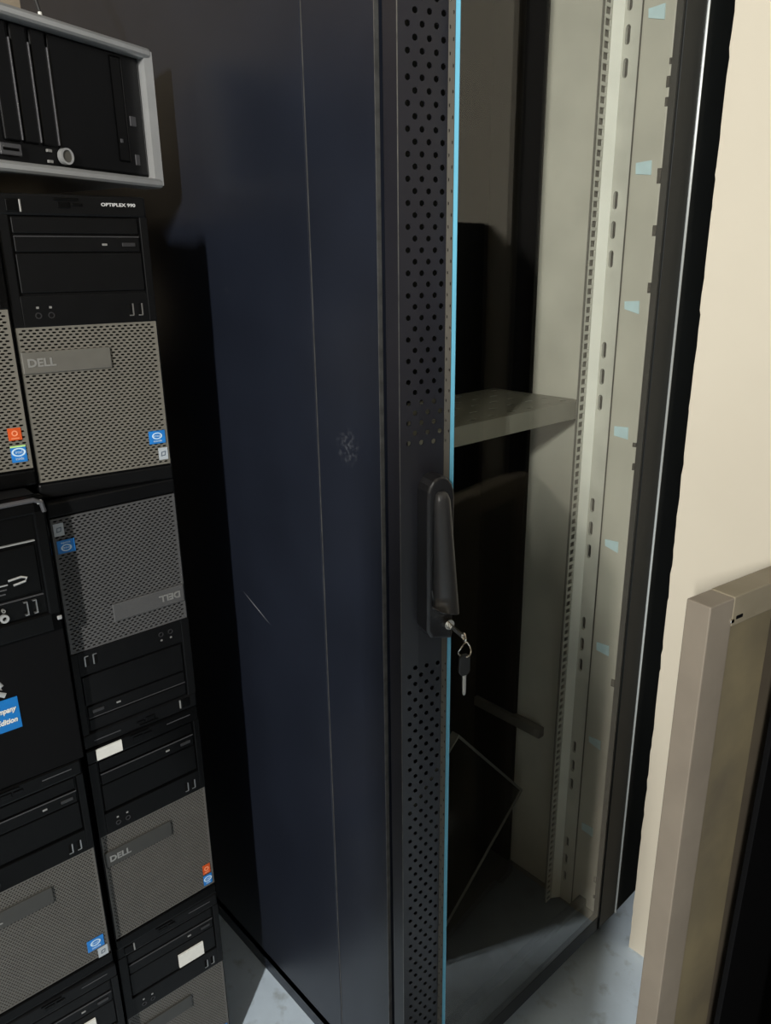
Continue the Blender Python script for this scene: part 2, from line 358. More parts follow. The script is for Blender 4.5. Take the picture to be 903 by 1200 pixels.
# right interior liner
IX = 0.553
bm = bmesh.new(); box(bm, IX+0.012, IX+0.02, 0.05, 0.222, 0.04, HT-0.055); obj('inner_panel', bm, M['beige_steel'], rack)
bm = bmesh.new(); box(bm, IX+0.004, IX+0.02, 0.224, 0.335, 0.04, HT-0.055); obj('inner_panel', bm, M['rack_dark'], rack)  # black liner stretch painting in the shade behind the door stile
post = bmesh.new(); box(post, IX+0.001, IX+0.009, -0.006, 0.0445, 0.04, HT-0.055, 0.0015); box(post, IX+0.004, IX+0.012, 0.0445, 0.0475, 0.04, HT-0.055)
pst = obj('front_post', post, M['beige_steel'], rack)
# chipped paint specks on the post's front edge
for k in range(12):
    zc = [1.63, 1.60, 1.575, 1.485, 1.47, 1.395, 1.31, 1.06, 1.02, 0.60, 0.14, 0.10][k]
    bm = bmesh.new(); box(bm, IX-0.0002, IX+0.004, -0.0062, random.uniform(-0.003, 0.001), zc, zc+random.uniform(0.006, 0.018), 0.0008); obj('paint_chip', bm, M['rack_dark'], pst)
for k in range(9):
    zc = 0.2581+0.20605*k
    bm = bmesh.new()
    prism(bm, [(0.010, zc-0.011), (0.036, zc-0.008+0.004*(k % 2)), (0.037, zc+0.008), (0.011, zc+0.0095)], 'x', IX+0.001, IX-0.0008)
    f = obj('film_tab', bm, M['film'], pst)
# mounting rails
def make_rail(xs, sgn):
    """sgn=-1: right rail, free edge pointing to -x"""
    X = lambda d: xs+sgn*d
    # web with oval slots facing the middle
    bm = bmesh.new()
    zs = 0.06
    web0 = 0.0480; web1 = 0.0765
    prof = [(X(0.0), web0), (X(0.0), web1)]
    slots = []
    z = 0.09
    g = 0
    while z < 1.93:
        for q in range(3):
            slots.append(z+q*0.0445)
        z += 0.275 if g % 2 else 0.235
        g += 1
    cur = 0.045
    def quad(y0, y1, z0, z1):
        bm.faces.new([bm.verts.new((X(0), y, z)) for y, z in ((y0, z0), (y1, z0), (y1, z1), (y0, z1))])
    for s in slots:
        quad(web0, web1, cur, s)
        # slot cell s..s+0.034, rounded slot in it
        y0, y1 = web0, web1; z0, z1 = s, s+0.034; yc = 0.0685; r = 0.0042; zc0 = s+0.0075; zc1 = s+0.0265
        hol = [(yc+r*math.cos(a), zc0+r*math.sin(a)) for a in (math.pi, 1.25*math.pi, 1.5*math.pi, 1.75*math.pi, 2*math.pi)]
        hol += [(yc+r*math.cos(a), zc1+r*math.sin(a)) for a in (0, .25*math.pi, .5*math.pi, .75*math.pi, math.pi)]
        O = [bm.verts.new((X(0), y, z)) for y, z in ((y0, z0), (y1, z0), (y1, z1), (y0, z1))]
        Hh = [bm.verts.new((X(0), y, z)) for y, z in hol]; Hb = [bm.verts.new((X(-0.006), y, z)) for y, z in hol]
        n = len(hol)
        bm.faces.new([O[0], O[1], Hh[4], Hh[3], Hh[2], Hh[1], Hh[0]]); bm.faces.new([O[1], O[2], Hh[5], Hh[4]])
        bm.faces.new([O[2], O[3], Hh[9], Hh[8], Hh[7], Hh[6], Hh[5]]); bm.faces.new([O[3], O[0], Hh[0], Hh[9]])
        for k in range(n): bm.faces.new((Hh[k], Hh[(k+1) % n], Hb[(k+1) % n], Hb[k]))
        cur = s+0.034
    quad(web0, web1, cur, HT-0.06)
    r = obj('mounting_rail', bm, M['rail_side'], rack, fix=False)
    bm = bmesh.new(); box(bm, min(X(-0.0065), X(-0.008)), max(X(-0.0065), X(-0.008)), 0.048, 0.078, 0.045, HT-0.06); obj('rail_back', bm, M['pc_case'], r)
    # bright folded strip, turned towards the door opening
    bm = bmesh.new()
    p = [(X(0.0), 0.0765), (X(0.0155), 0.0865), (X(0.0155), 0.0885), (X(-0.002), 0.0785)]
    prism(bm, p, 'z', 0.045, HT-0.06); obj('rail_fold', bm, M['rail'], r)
    # flange with square holes
    def mp(u, v, n): return (X(0.0155+u), 0.0870+n, 0.045+v)
    bm = perforated(1, 130, 0.0210, 0.01482, 0.0066, 0.0048, False, 0.002, mapf=mp, sq=True)
    obj('rail_flange', bm, M['rail_side'], r, fix=False)
    bm = bmesh.new(); box(bm, min(X(0.018), X(0.0345)), max(X(0.018), X(0.0345)), 0.0915, 0.0930, 0.045, HT-0.06); obj('flange_backing', bm, M['flange_dark'], r)
    return r
make_rail(IX, -1); make_rail(0.067, 1)
# side brace low on the right
bm = bmesh.new(); box(bm, IX-0.006, IX+0.012, 0.15, 0.33, 0.41, 0.432, 0.002); obj('side_brace', bm, M['badge'], rack)
# shelf with punched slots
def mp(u, v, n): return (0.0675+u, 0.103+v, 1.128-n)
nu, nv = 10, 5
bm = perforated(nu, nv, 0.048, 0.0395, 0.0105, 0.0042, False, 0.0015, seg=8, mapf=lambda u, v, n: mp(u, v, n))
# front and side lips
def quadb(b, *a): box(b, *a)
quadb(bm, 0.0675, 0.5475, 0.101, 0.1035, 1.098, 1.1285); quadb(bm, 0.5455, 0.5475, 0.103, 0.300, 1.108, 1.128); quadb(bm, 0.0675, 0.0695, 0.103, 0.300, 1.108, 1.128)
sh = obj('shelf', bm, M['shelf'], rack, fix=False)

# ------------------------------------------------------------------ door
GY = -0.050
dz0 = 0.092; dz1 = HT-0.06
S0 = Vector((0.0, -0.0151)); S1 = Vector((0.0230, -0.0245)); S2 = Vector((0.0540, -0.0350))
bm = bmesh.new(); box(bm, 0.0, 0.0016, -0.0151, 0.0066, dz0, dz1, 0.0006); 
fr_ = bmesh.new()
box(fr_, 0.0585, 0.500, GY, -0.016, dz0, dz0+0.036, 0.002); box(fr_, 0.0585, 0.500, GY, -0.016, dz1-0.04, dz1, 0.002)
prism(fr_, [(0.4945, GY), (0.563, GY), (0.690, -0.047), (W-0.0005, -0.0151), (W-0.0005, -0.004), (0.56, -0.020), (0.53, -0.022), (0.4945, -0.040)], 'z', dz0, dz1)
box(fr_, 0.5005, 0.5060, GY-0.0016, GY+0.002, dz0, dz1, 0.0007)
# dark inner backing of the left stile
box(bm, 0.0016, 0.004, -0.010, 0.0066, dz0, dz1)
door = obj('door', bm, M['stile'], rack)
obj('door_frame', fr_, M['frame_matte'], door)
bm = bmesh.new(); box(bm, -0.0003, 0.0008, -0.0154, -0.0147, dz0, dz1); obj('worn_highlight', bm, M['rack_edge'], door)  # pale strip painting the bevel highlight on the door edge
# perforated bent strip
L1 = (S1-S0).length; L2 = (S2-S1).length; LT = L1+L2
def smap(s):
    if s <= L1: return S0+(S1-S0)*(s/L1), (S1-S0).normalized()
    return S1+(S2-S1)*((s-L1)/L2), (S2-S1).normalized()
PU = 0.00815; U0 = LT-6.15*PU; PV = 0.02395
def zv(v): return dz0+v
NV = int((dz1-dz0)/PV)
def strip_map(u, v, n):
    p, d = smap(min(max(u+U0, 0), LT)); nn = Vector((-d.y, d.x))   # inward normal
    q = p+nn*n; return (q.x, q.y, zv(min(v, dz1-dz0)))
def noholes(u, v): 
    z = zv(v); return 0.862 < z < 1.150 or z > dz1-0.03 or z < dz0+0.02
bm = perforated(6, NV+1, PU, PV, 0.0031, 0.0033, True, 0.0016, seg=8, skip=noholes, mapf=strip_map)
for (a, b) in ((0.0, U0), (U0+6*PU, LT)):
    pa = smap(a)[0]; pb = smap(b)[0]
    bm.faces.new([bm.verts.new(c) for c in ((pa.x, pa.y, dz0), (pb.x, pb.y, dz0), (pb.x, pb.y, dz1), (pa.x, pa.y, dz1))])
# fill the half cells at the foot of the staggered columns
for i in (1, 3, 5):
    pa = smap(U0+i*PU)[0]; pb = smap(U0+(i+1)*PU)[0]
    bm.faces.new([bm.verts.new(c) for c in ((pa.x, pa.y, dz0), (pb.x, pb.y, dz0), (pb.x, pb.y, dz0+PV/2), (pa.x, pa.y, dz0+PV/2))])
st = obj('perforated_strip', bm, M['stile'], door, fix=False)
# grey-beige spacer with a fine row of holes, then the lit pane edge
def sp_map(u, v, n): return (0.0542+n, -0.0350-u, zv(min(v, dz1-dz0)))
bm = perforated(2, NV+1, 0.0048, PV, 0.0011, 0.0022, True, 0.0012, seg=6, skip=noholes, mapf=sp_map)
obj('spacer_strip', bm, M['spacer'], door, fix=False)
bm = bmesh.new(); box(bm, 0.0570, 0.060, -0.0440, -0.034, dz0, dz1); obj('spacer_backing', bm, M['hole'], door)
bm = bmesh.new(); box(bm, 0.0562, 0.494, GY, GY+0.0055, dz0+0.0365, dz1-0.0405); obj('glass_pane', bm, M['glass'], door)
bm = bmesh.new(); box(bm, 0.0545, 0.0562, GY, GY+0.0056, dz0, dz1, 0.0005); obj('pane_edge', bm, M['glass_edge'], door)
bm = bmesh.new(); prism(bm, [(0.5590, GY+0.001), (0.5632, GY+0.001), (0.5632, GY-0.0005), (0.5615, GY-0.0030), (0.5600, GY-0.0030), (0.5590, GY-0.0012)], 'z', dz0, dz1); obj('crease_highlight', bm, M['crease_bright'], door)  # pale ridge painting the bright line where the stile crease catches light

# ------------------------------------------------------------------ handle (on the strip) in a local frame: x along strip, -y outward, z up
hd = (S2-S1).normalized(); hn = Vector((hd.y, -hd.x))     # outward
if hn.y > 0: hn = -hn
hx0 = S1+hd*0.018
HM = Matrix(((hd.x, -hn.x, 0, hx0.x), (hd.y, -hn.y, 0, hx0.y), (0, 0, 1, 0.0), (0, 0, 0, 1)))
def hob(name, bm, m_, par=door, smooth=True):
    o = obj(name, bm, m_, par, smooth=False)
    o.data.transform(HM)
    return o
zb, zt = 0.908, 1.121
# housing outline (x,z): tall shield, rounded top
out = [(-0.0205, zb+0.014), (-0.014, zb+0.003), (0.0145, zb-0.002), (0.0160, zb+0.004), (0.0160, zt-0.026)]
out += [(-0.00225+0.01825*math.cos(a), zt-0.026+0.026*math.sin(a)) for a in [math.pi*k/10 for k in range(1, 10)]]
out += [(-0.0205, zt-0.026)]
bm = bmesh.new(); prism(bm, out, 'y', 0.0, -0.028, bev=0.004, seg=3); hob('handle', bm, M['handle'])
handle = bpy.data.objects[[o.name for o in bpy.data.objects if o.name.startswith('handle')][0]]
# lever: tapered shell swelling towards its lower end, proud of the housing
bm = bmesh.new()
rows = []
lz = [zb+v_ for v_ in (0.038, 0.0385, 0.045, 0.066, 0.098, 0.132, 0.164, 0.184, 0.192, 0.1955)]
for k, z in enumerate(lz):
    t_ = (z-lz[0])/(lz[-1]-lz[0])
    wd = 0.0162*(1-0.38*t_); ht = 0.0215*(1-0.68*t_)+0.002; xs_ = 0.0030-0.0055*t_
    if k == 0: wd *= 0.9; ht *= 0.9
    if k == len(lz)-1: wd *= 0.45; ht *= 0.35
    if k == len(lz)-2: wd *= 0.80; ht *= 0.75
    ring = []
    for q in range(13):
        a = math.pi*q/12
        x = xs_-wd*math.cos(a)*(1.0); y = -0.0275-ht*(math.sin(a)**0.7 if 0 < q < 12 else 0)
        zz_ = z - (0.010*(math.cos(a)*0.5+0.5)*(-1) if k <= 1 else 0)
        ring.append(bm.verts.new((x, y, zz_)))
    rows.append(ring)
for k in range(len(rows)-1):
    for q in range(12): bm.faces.new((rows[k][q], rows[k][q+1], rows[k+1][q+1], rows[k+1][q]))
    bm.faces.new((rows[k][0], rows[k+1][0], rows[k+1][12], rows[k][12]))
bm.faces.new(rows[0]); bm.faces.new(rows[-1][::-1])
lv = hob('handle_lever', bm, M['lever'])
for p in lv.data.polygons: p.use_smooth = True
# thin light line around the lever foot
bm = bmesh.new(); tube(bm, [(-0.0140, -0.0285, zb+0.070), (-0.0125, -0.0290, zb+0.055), (-0.007, -0.0295, zb+0.042), (0.001, -0.030, zb+0.036), (0.009, -0.031, zb+0.038), (0.0165, -0.0315, zb+0.044)], 0.0006, 6); hob('lever_seam', bm, M['seam'])
# screw caps on the housing flank
for zc in (zb+0.075, zb+0.048):
    bm = bmesh.new(); prism(bm, [(-0.010+0.0028*math.cos(2*math.pi*k/12)-0.028+0.028, zc+0.0028*math.sin(2*math.pi*k/12)) for k in range(12)], 'y', -0.027, -0.0292); hob('screw_cap', bm, M['rack_dark'])
# lock cylinder
bm = bmesh.new(); cyl(bm, (0.0075, -0.024, zb+0.022), (0.0075, -0.0345, zb+0.022), 0.0062, 0.0058, 20); ring_y(bm, 0.0075, zb+0.022, -0.0352, -0.0340, 0.0066, 0.0048); hob('lock_cylinder', bm, M['chrome'])
# keys: one in the lock, ring, second key hanging
keys = thing('key_bunch', 'small keys on a ring hanging from the cabinet door lock', 'keys', (0, 0, 0))
keys.matrix_world = Matrix.Identity(4)
def kob(name, bm, m_, par=keys): 
    o = obj(name, bm, m_, par); o.data.transform(HM); return o
kz = zb+0.010
bm = bmesh.new(); box(bm, 0.0062, 0.0088, -0.068, -0.0353, kz+0.0090, kz+0.0145, 0.0004); kob('key_shank', bm, M['chrome'])
bm = bmesh.new(); ring_y(bm, 0.0, 0.0, -0.0009, 0.0009, 0.0062, 0.0034, 18); bmesh.ops.rotate(bm, verts=bm.verts, matrix=Matrix.Rotation(math.radians(80), 3, 'Z'))
bmesh.ops.translate(bm, verts=bm.verts, vec=(0.0075, -0.0715, kz+0.012)); kob('key_bow', bm, M['chrome'])
bm = bmesh.new(); tube(bm, [(0.0078+0.0082*math.cos(2*math.pi*k/20), -0.0732+0.003*math.sin(4*math.pi*k/20), kz-0.0045+0.0095*math.sin(2*math.pi*k/20)) for k in range(20)], 0.0010, 6, closed=True); kob('split_ring', bm, M['chrome'])
bm = bmesh.new(); prism(bm, [(0.000, kz-0.034), (0.004, kz-0.039), (0.0115, kz-0.039), (0.0155, kz-0.034), (0.0150, kz-0.014), (0.0105, kz-0.010), (0.0045, kz-0.010), (0.0005, kz-0.014)], 'y', -0.0720, -0.0750, bev=0.0007); kob('key_head', bm, M['key_plastic'])
bm = bmesh.new(); prism(bm, [(0.0050, kz-0.039), (0.0100, kz-0.039), (0.0100, kz-0.064), (0.0086, kz-0.0668), (0.0068, kz-0.0668), (0.0054, kz-0.063)], 'y', -0.0726, -0.0744); prism(bm, [(0.0070, kz-0.040), (0.0080, kz-0.040), (0.0080, kz-0.062), (0.0070, kz-0.062)], 'y', -0.0744, -0.0748); kob('key_blade', bm, M['chrome'])

# ------------------------------------------------------------------ flat panel left in the cabinet bottom
mp_ = thing('flat_panel', 'dark flat panel with thin grey rim leaning inside the cabinet bottom', 'panel', (0.296, 0.185, 0.045), (0, 0, 0))
ang = math.atan2(0.662, 0.749)
Rm = Matrix.Rotation(-ang, 4, 'Y')
bm = bmesh.new(); box(bm, 0.004, 0.330, 0.0, 0.012, 0.004, 0.316, 0.002, mtx=Rm); obj('screen', bm, M['pc_gloss'], mp_)
for a in ((0.0, 0.334, -0.003, 0.015, 0.0, 0.005), (0.0, 0.334, -0.003, 0.015, 0.315, 0.320), (0.0, 0.005, -0.003, 0.015, 0.005, 0.315), (0.329, 0.334, -0.003, 0.015, 0.005, 0.315)):
    bm = bmesh.new(); box(bm, *a, 0.001, mtx=Rm); obj('rim', bm, M['monitor_edge'], mp_)

# ------------------------------------------------------------------ desktop towers
PW, PH, PD = 0.172, 0.360, 0.415
def vent_mesh(rp, cp, rr, rc):
    """grille of staggered slots: row pitch rp, slot pitch cp, half height rr, half length rc"""
    w_ = 0.1645; h_ = 0.186; nr = int(round(h_/rp)); rp = h_/nr; nc = int(round(w_/cp)); cp = w_/nc
    X0 = -w_/2; Z0 = 0.0235
    def mp(u, v, n): return (X0+min(v, w_), -0.003+n, Z0+u)
    def skip(u, v): return v > w_-0.2*cp
    bm = perforated(nr, nc, rp, cp, rr, rc, True, 0.0012, seg=6, mapf=mp, skip=lambda u, v: v+rc > w_-0.0004)
    for i in range(1, nr, 2):
        z = Z0+i*rp; bm.faces.new([bm.verts.new(c) for c in ((X0, -0.003, z), (X0+cp/2, -0.003, z), (X0+cp/2, -0.003, z+rp), (X0, -0.003, z+rp))])
    e = 0.0018
    for (x0, x1, z0, z1) in ((X0-e, X0, Z0-e, Z0+h_+e), (-X0, -X0+e, Z0-e, Z0+h_+e), (X0, -X0, Z0-e, Z0), (X0, -X0, Z0+h_, Z0+h_+e)):
        box(bm, x0, x1, -0.0034, -0.0005, z0, z1)
    me = bpy.data.meshes.new('vent_grille'); bm.to_mesh(me); bm.free(); return me
VENT = vent_mesh(0.0036, 0.0074, 0.00128, 0.0028); VENT_D = VENT.copy(); VENT_F = vent_mesh(0.0034, 0.0046, 0.00118, 0.00170)
VENT.materials.append(M['vent']); VENT_D.materials.append(M['vent_shaded']); VENT_F.materials.append(M['vent_fine'])
CACHE = {}
def shared(key, fn, m_):
    if key not in CACHE:
        bm = fn(); bmesh.ops.recalc_face_normals(bm, faces=bm.faces)
        me = bpy.data.meshes.new(key); bm.to_mesh(me); bm.free(); me.materials.append(m_); CACHE[key] = me
    return CACHE[key]
def bx(*a):
    def f():
        bm = bmesh.new(); box(bm, *a); return bm
    return f
def sticker_blue(par, x, z, w_, h_, band):
    """blue chip sticker with pale swirl and lettering; band='green' adds the green top of the newer kind"""
    bm = bmesh.new(); box(bm, x-w_/2, x+w_/2, -0.0042, -0.0034, z-h_/2, z+h_/2); s = obj('sticker', bm, M['blue'], par); s['label'] = 'small blue sticker'
    bm = bmesh.new(); ring_y(bm, x, z+h_*0.10, -0.0045, -0.0041, h_*0.26, h_*0.19, 18, sx=1.5); obj('swirl', bm, M['sky'], s)
    text_obj('lettering', 'intel', h_*0.26, (x-w_*0.22, -0.0046, z+h_*0.03), M['sky'], s, 0.0001, fit=w_*0.44)
    text_obj('lettering', 'inside', h_*0.24, (x-w_*0.26, -0.0046, z-h_*0.36), M['sky'], s, 0.0001, fit=w_*0.52)
    if band == 'green':
        bm = bmesh.new(); box(bm, x-w_/2, x+w_/2, -0.0044, -0.0036, z+h_*0.40, z+h_/2); obj('green_band', bm, M['green'], s)
    return s
def sticker_silver(par, x, z, w_=0.0125, h_=0.0165):
    bm = bmesh.new(); box(bm, x-w_/2, x+w_/2, -0.0042, -0.0034, z-h_/2, z+h_/2); s = obj('sticker', bm, M['sgrey'], par); s['label'] = 'small silver grey sticker'
    bm = bmesh.new(); ring_y(bm, x, z, -0.0045, -0.0041, h_*0.30, h_*0.19, 4, sx=0.75); bmesh.ops.rotate(bm, cent=(x, 0, z), verts=bm.verts, matrix=Matrix.Rotation(math.pi/4, 3, 'Y')); obj('mark', bm, M['sdark'], s)
def sticker_orange(par, x, z, w_=0.0155, h_=0.0155):
    bm = bmesh.new(); box(bm, x-w_/2, x+w_/2, -0.0042, -0.0034, z-h_/2, z+h_/2); s = obj('sticker', bm, M['orange'], par); s['label'] = 'small orange sticker'
    bm = bmesh.new(); ring_y(bm, x, z+0.001, -0.0045, -0.0041, h_*0.24, h_*0.14, 14); box(bm, x-w_*0.3, x+w_*0.3, -0.0044, -0.0041, z-h_*0.38, z-h_*0.30); obj('mark', bm, M['orange2'], s)

def make_tower(label, loc, yaw, flip=False, dark=False, blue=None, silver=None, orange=None, paper=None, badge=True, model=None, gloss=False, fine=False):
    rot = (0, math.pi if flip else 0, yaw)
    z = loc[2]+(PH if flip else 0)
    t = thing('desktop_tower', label, 'computer', (loc[0], loc[1], z), rot, 'computer towers stacked left of the cabinet')
    fm = M['pc_gloss'] if gloss else M['pc_black']
    g = 'g' if gloss else 'p'
    o = obj('case', shared('case', bx(-PW/2+0.002, PW/2-0.002, 0.012, PD, 0.004, PH-0.006, 0.002), M['pc_case']), None, t)
    def bez():
        bm = bmesh.new()
        box(bm, -PW/2, PW/2, 0.0, 0.013, 0.0, PH, 0.003)                    # backing shell of the front
        box(bm, -PW/2, -PW/2+0.0022, -0.0030, 0.004, 0.002, 0.214, 0.0006); box(bm, PW/2-0.0022, PW/2, -0.0030, 0.004, 0.002, 0.214, 0.0006)
        box(bm, -PW/2, PW/2, -0.0045, 0.004, 0.0, 0.0195, 0.0025)           # foot bar
        box(bm, -PW/2, PW/2, -0.0045, 0.004, 0.336, PH, 0.003)              # head bar
        box(bm, -PW/2, -PW/2+0.013, -0.0045, 0.004, 0.212, 0.337, 0.0012); box(bm, PW/2-0.010, PW/2, -0.0045, 0.004, 0.212, 0.337, 0.0012)
        box(bm, -PW/2+0.012, PW/2-0.009, -0.0042, 0.004, 0.2115, 0.2475, 0.0012)   # port strip
        return bm
    obj('front_bezel', shared('bezel'+g, bez, fm), None, t)
    # two disc drives and a blanking plate
    for k, z0 in enumerate((0.2965, 0.3170)):
        d = obj('disc_drive', shared('drive%d%s' % (k, g), bx(-PW/2+0.0155, PW/2-0.0125, -0.0032-0.0006*(1-k), 0.004, z0, z0+0.0175, 0.0010), fm), None, t)
        if k == 0:
            obj('eject_button', shared('eject', bx(PW/2-0.034, PW/2-0.018, -0.0052, -0.003, z0+0.006, z0+0.0105, 0.0004), M['eject']), None, d)
            obj('drive_lamp', shared('dlamp', bx(PW/2-0.058, PW/2-0.052, -0.0046, -0.003, z0+0.007, z0+0.0095, 0.0003), M['badge_text']), None, d)
            obj('tray_lip', shared('lip', bx(-PW/2+0.0155, PW/2-0.0125, -0.0046, -0.003, z0+0.0168, z0+0.0176), M['seam']), None, d)
    obj('blanking_plate', shared('blank'+g, bx(-PW/2+0.0150, PW/2-0.0110, -0.0032, 0.004, 0.2505, 0.2945, 0.0012), fm), None, t)
    # release latch and power button
    def lat():
        bm = bmesh.new(); box(bm, -0.022, 0.006, -0.0062, -0.004, 0.3535, 0.3565, 0.0006); box(bm, -0.018, -0.004, -0.0060, -0.004, 0.345, 0.352, 0.0008); box(bm, -0.002, 0.010, -0.0060, -0.004, 0.3475, 0.3510, 0.0008); return bm
    obj('latch', shared('latch', lat, M['pc_gloss']), None, t)
    pb = obj('power_button', shared('pbtn', bx(-PW/2+0.012, -PW/2+0.026, -0.0060, -0.004, 0.340, 0.354, 0.0012), M['pc_gloss']), None, t)
    obj('power_lamp', shared('plamp', bx(-PW/2+0.0265, -PW/2+0.0285, -0.0060, -0.004, 0.340, 0.3535, 0.0004), M['badge_text']), None, pb)
    if model: text_obj('model_print', model, 0.0052, (PW/2-0.054, -0.0046, 0.3485), M['print'], t, 0.0001, fit=0.041, bold=0.00012)
    else:
        obj('model_print', shared('mprint', bx(PW/2-0.052, PW/2-0.014, -0.0049, -0.004, 0.3492, 0.3504), M['seam']), None, t)
    for k in range(2):
        u = obj('usb_port', shared('usb%d' % k, (lambda k: lambda: (lambda bm: (box(bm, PW/2-0.0345+0.0115*k, PW/2-0.0300+0.0115*k, -0.0047, -0.004, 0.2205, 0.2345, 0.0003), bm)[1])(bmesh.new()))(k), M['hole']), None, t)
        obj('contact', shared('usbc%d' % k, (lambda k: lambda: (lambda bm: (box(bm, PW/2-0.0302+0.0115*k, PW/2-0.0285+0.0115*k, -0.0052, -0.004, 0.2205, 0.2345, 0.0002), box(bm, PW/2-0.0345+0.0115*k, PW/2-0.0290+0.0115*k, -0.0052, -0.004, 0.2195, 0.2207, 0.0002), bm)[2])(bmesh.new()))(k), M['port']), None, u)
        def jk(k=k):
            bm = bmesh.new(); ring_y(bm, -PW/2+0.030+0.0145*k, 0.2245, -0.0052, -0.004, 0.0038, 0.0026, 14); return bm
        a = obj('audio_jack', shared('jack%d' % k, jk, M['eject']), None, t)
        obj('jack_mark', shared('jm%d' % k, (lambda k: lambda: (lambda bm: (box(bm, -PW/2+0.0285+0.0145*k, -PW/2+0.0315+0.0145*k, -0.0046, -0.004, 0.2325, 0.2350), bm)[1])(bmesh.new()))(k), M['badge_text']), None, a)
    v = obj('vent_grille', VENT_D if dark else (VENT_F if fine else VENT), None, t)
    obj('grille_backing', shared('vback', bx(-PW/2+0.004, PW/2-0.004, -0.0008, 0.001, 0.021, 0.211), M['hole']), None, t)
    if badge:
        b = obj('badge_bar', shared('badge'+('d' if dark else 'f' if fine else ''), bx(-PW/2+0.0035, -PW/2+0.108, -0.0062, -0.0028, 0.157, 0.183, 0.0012), M['vent_shaded'] if dark else M['badge_dark'] if fine else M['badge']), None, t)
        text_obj('lettering', 'DELL', 0.0135, (-PW/2+0.009, -0.0065, 0.1655), M['badge_text'], b, 0.0003, fit=0.032, bold=0.0004)
    if blue: sticker_blue(t, *blue)
    if silver: sticker_silver(t, *silver)
    if orange: sticker_orange(t, *orange)
    if paper:
        x0, x1, z0, z1, tilt = paper
        bm = bmesh.new(); box(bm, x0, x1, -0.0070, -0.0040, z0, z1); bmesh.ops.rotate(bm, cent=((x0+x1)/2, 0, (z0+z1)/2), verts=bm.verts, matrix=Matrix.Rotation(tilt, 3, 'Y'))
        s = obj('paper_label', bm, M['white'], t); s['label'] = 'blank white paper label'
    return t
def place(P, yaw):      # front centre from the front-right corner
    return (P[0]-math.cos(yaw)*PW/2, P[1]-math.sin(yaw)*PW/2)
R_ = math.radians
PR = (-0.134, 0.303); PLa = (-0.3065, 0.322); PLb = (-0.319, 0.287)
def col(P, zb_, yawdeg, label, **k):
    c = place(P, R_(yawdeg)); return make_tower(label, (c[0], c[1], zb_), R_(yawdeg), **k)
col(PR, 1.0815, -8, 'black tower with grey grille and blue sticker, top of the stack beside the cabinet', blue=(PW/2-0.0165, 0.060, 0.022, 0.0175, ''), silver=(PW/2-0.0105, 0.0365), model='OPTIPLEX 990')
col(PR, 0.721, -1, 'tower standing upside down with grey grille uppermost, badge at its lower right', flip=True, dark=True, blue=(PW/2-0.0165, 0.060, 0.022, 0.0175, ''), silver=(PW/2-0.0105, 0.0365))
col(PR, 0.3605, -0.5, 'tower with orange and blue stickers below the upside down one beside the cabinet', gloss=True, fine=True, orange=(PW/2-0.0135, 0.0565, 0.0130, 0.0175), blue=(PW/2-0.0130, 0.0350, 0.0150, 0.0185, ''), paper=(-PW/2+0.013, -PW/2+0.050, 0.340, 0.357, 0.0))
col(PR, 0.0, -2.5, 'lowest tower beside the cabinet, white paper label on its drive plate', fine=True, blue=(PW/2-0.0165, 0.060, 0.022, 0.0175, ''), paper=(0.008, 0.052, 0.254, 0.279, 0.0))
col(PLa, 1.1035, -7, 'tower at the left edge with orange and green-topped blue stickers under the silver-framed computer', orange=(PW/2-0.0165, 0.066, 0.0150, 0.0150), blue=(PW/2-0.0155, 0.0415, 0.0175, 0.0205, 'green'), badge=False, gloss=True)
col(PLb, 0.366, -1.5, 'tower at the left edge with blue and silver stickers, under the black carton', gloss=True, fine=True, blue=(PW/2-0.0205, 0.049, 0.024, 0.0195, ''), silver=(PW/2-0.0120, 0.0285, 0.0145, 0.0165))
col((-0.3165, 0.287), 0.0, -3, 'lowest tower at the left edge, white paper label at the frame bottom', paper=(0.010, 0.045, 0.258, 0.283, 0.0))

# ------------------------------------------------------------------ black carton with blue sticker
yaw = R_(-3)
ct = thing('carton', 'black carton with blue sticker and silver lettering at the left edge', 'box', (-0.335, 0.281, 0.7275), (0, 0, yaw))
CW, CHh = 0.42, 0.197
bm = bmesh.new(); box(bm, -CW, 0.020, 0.0, 0.30, 0.0, CHh, 0.0015); obj('box_body', bm, M['carton'], ct)
bm = bmesh.new(); box(bm, -0.26, -0.0475, -0.0010, 0.0005, 0.078, 0.122); bs = obj('blue_label', bm, M['blue_box'], ct); bs['label'] = 'blue printed label'
text_obj('lettering', 'Company', 0.0100, (-0.0815, -0.0015, 0.1040), M['white'], bs, 0.0002, shear=0.25, fit=0.030, bold=0.0003)
text_obj('lettering', 'ne Edition', 0.0100, (-0.0870, -0.0015, 0.0885), M['white'], bs, 0.0002, shear=0.25, fit=0.0355, bold=0.0003)
def stroke(pts, r):
    bm = bmesh.new(); tube(bm, pts, r, 8); 
    for v in bm.verts: v.co.y = -0.0005+(v.co.y+0.0005)*0.25
    return obj('silver_letter', bm, M['silver'], ct)
stroke([(-0.115, -0.0005, 0.145), (-0.075, -0.0005, 0.1495), (-0.066, -0.0005, 0.147), (-0.063, -0.0005, 0.141), (-0.065, -0.0005, 0.1375)], 0.0034)
stroke([(-0.115, -0.0005, 0.130), (-0.068, -0.0005, 0.1325), (-0.060, -0.0005, 0.1275)], 0.0034)

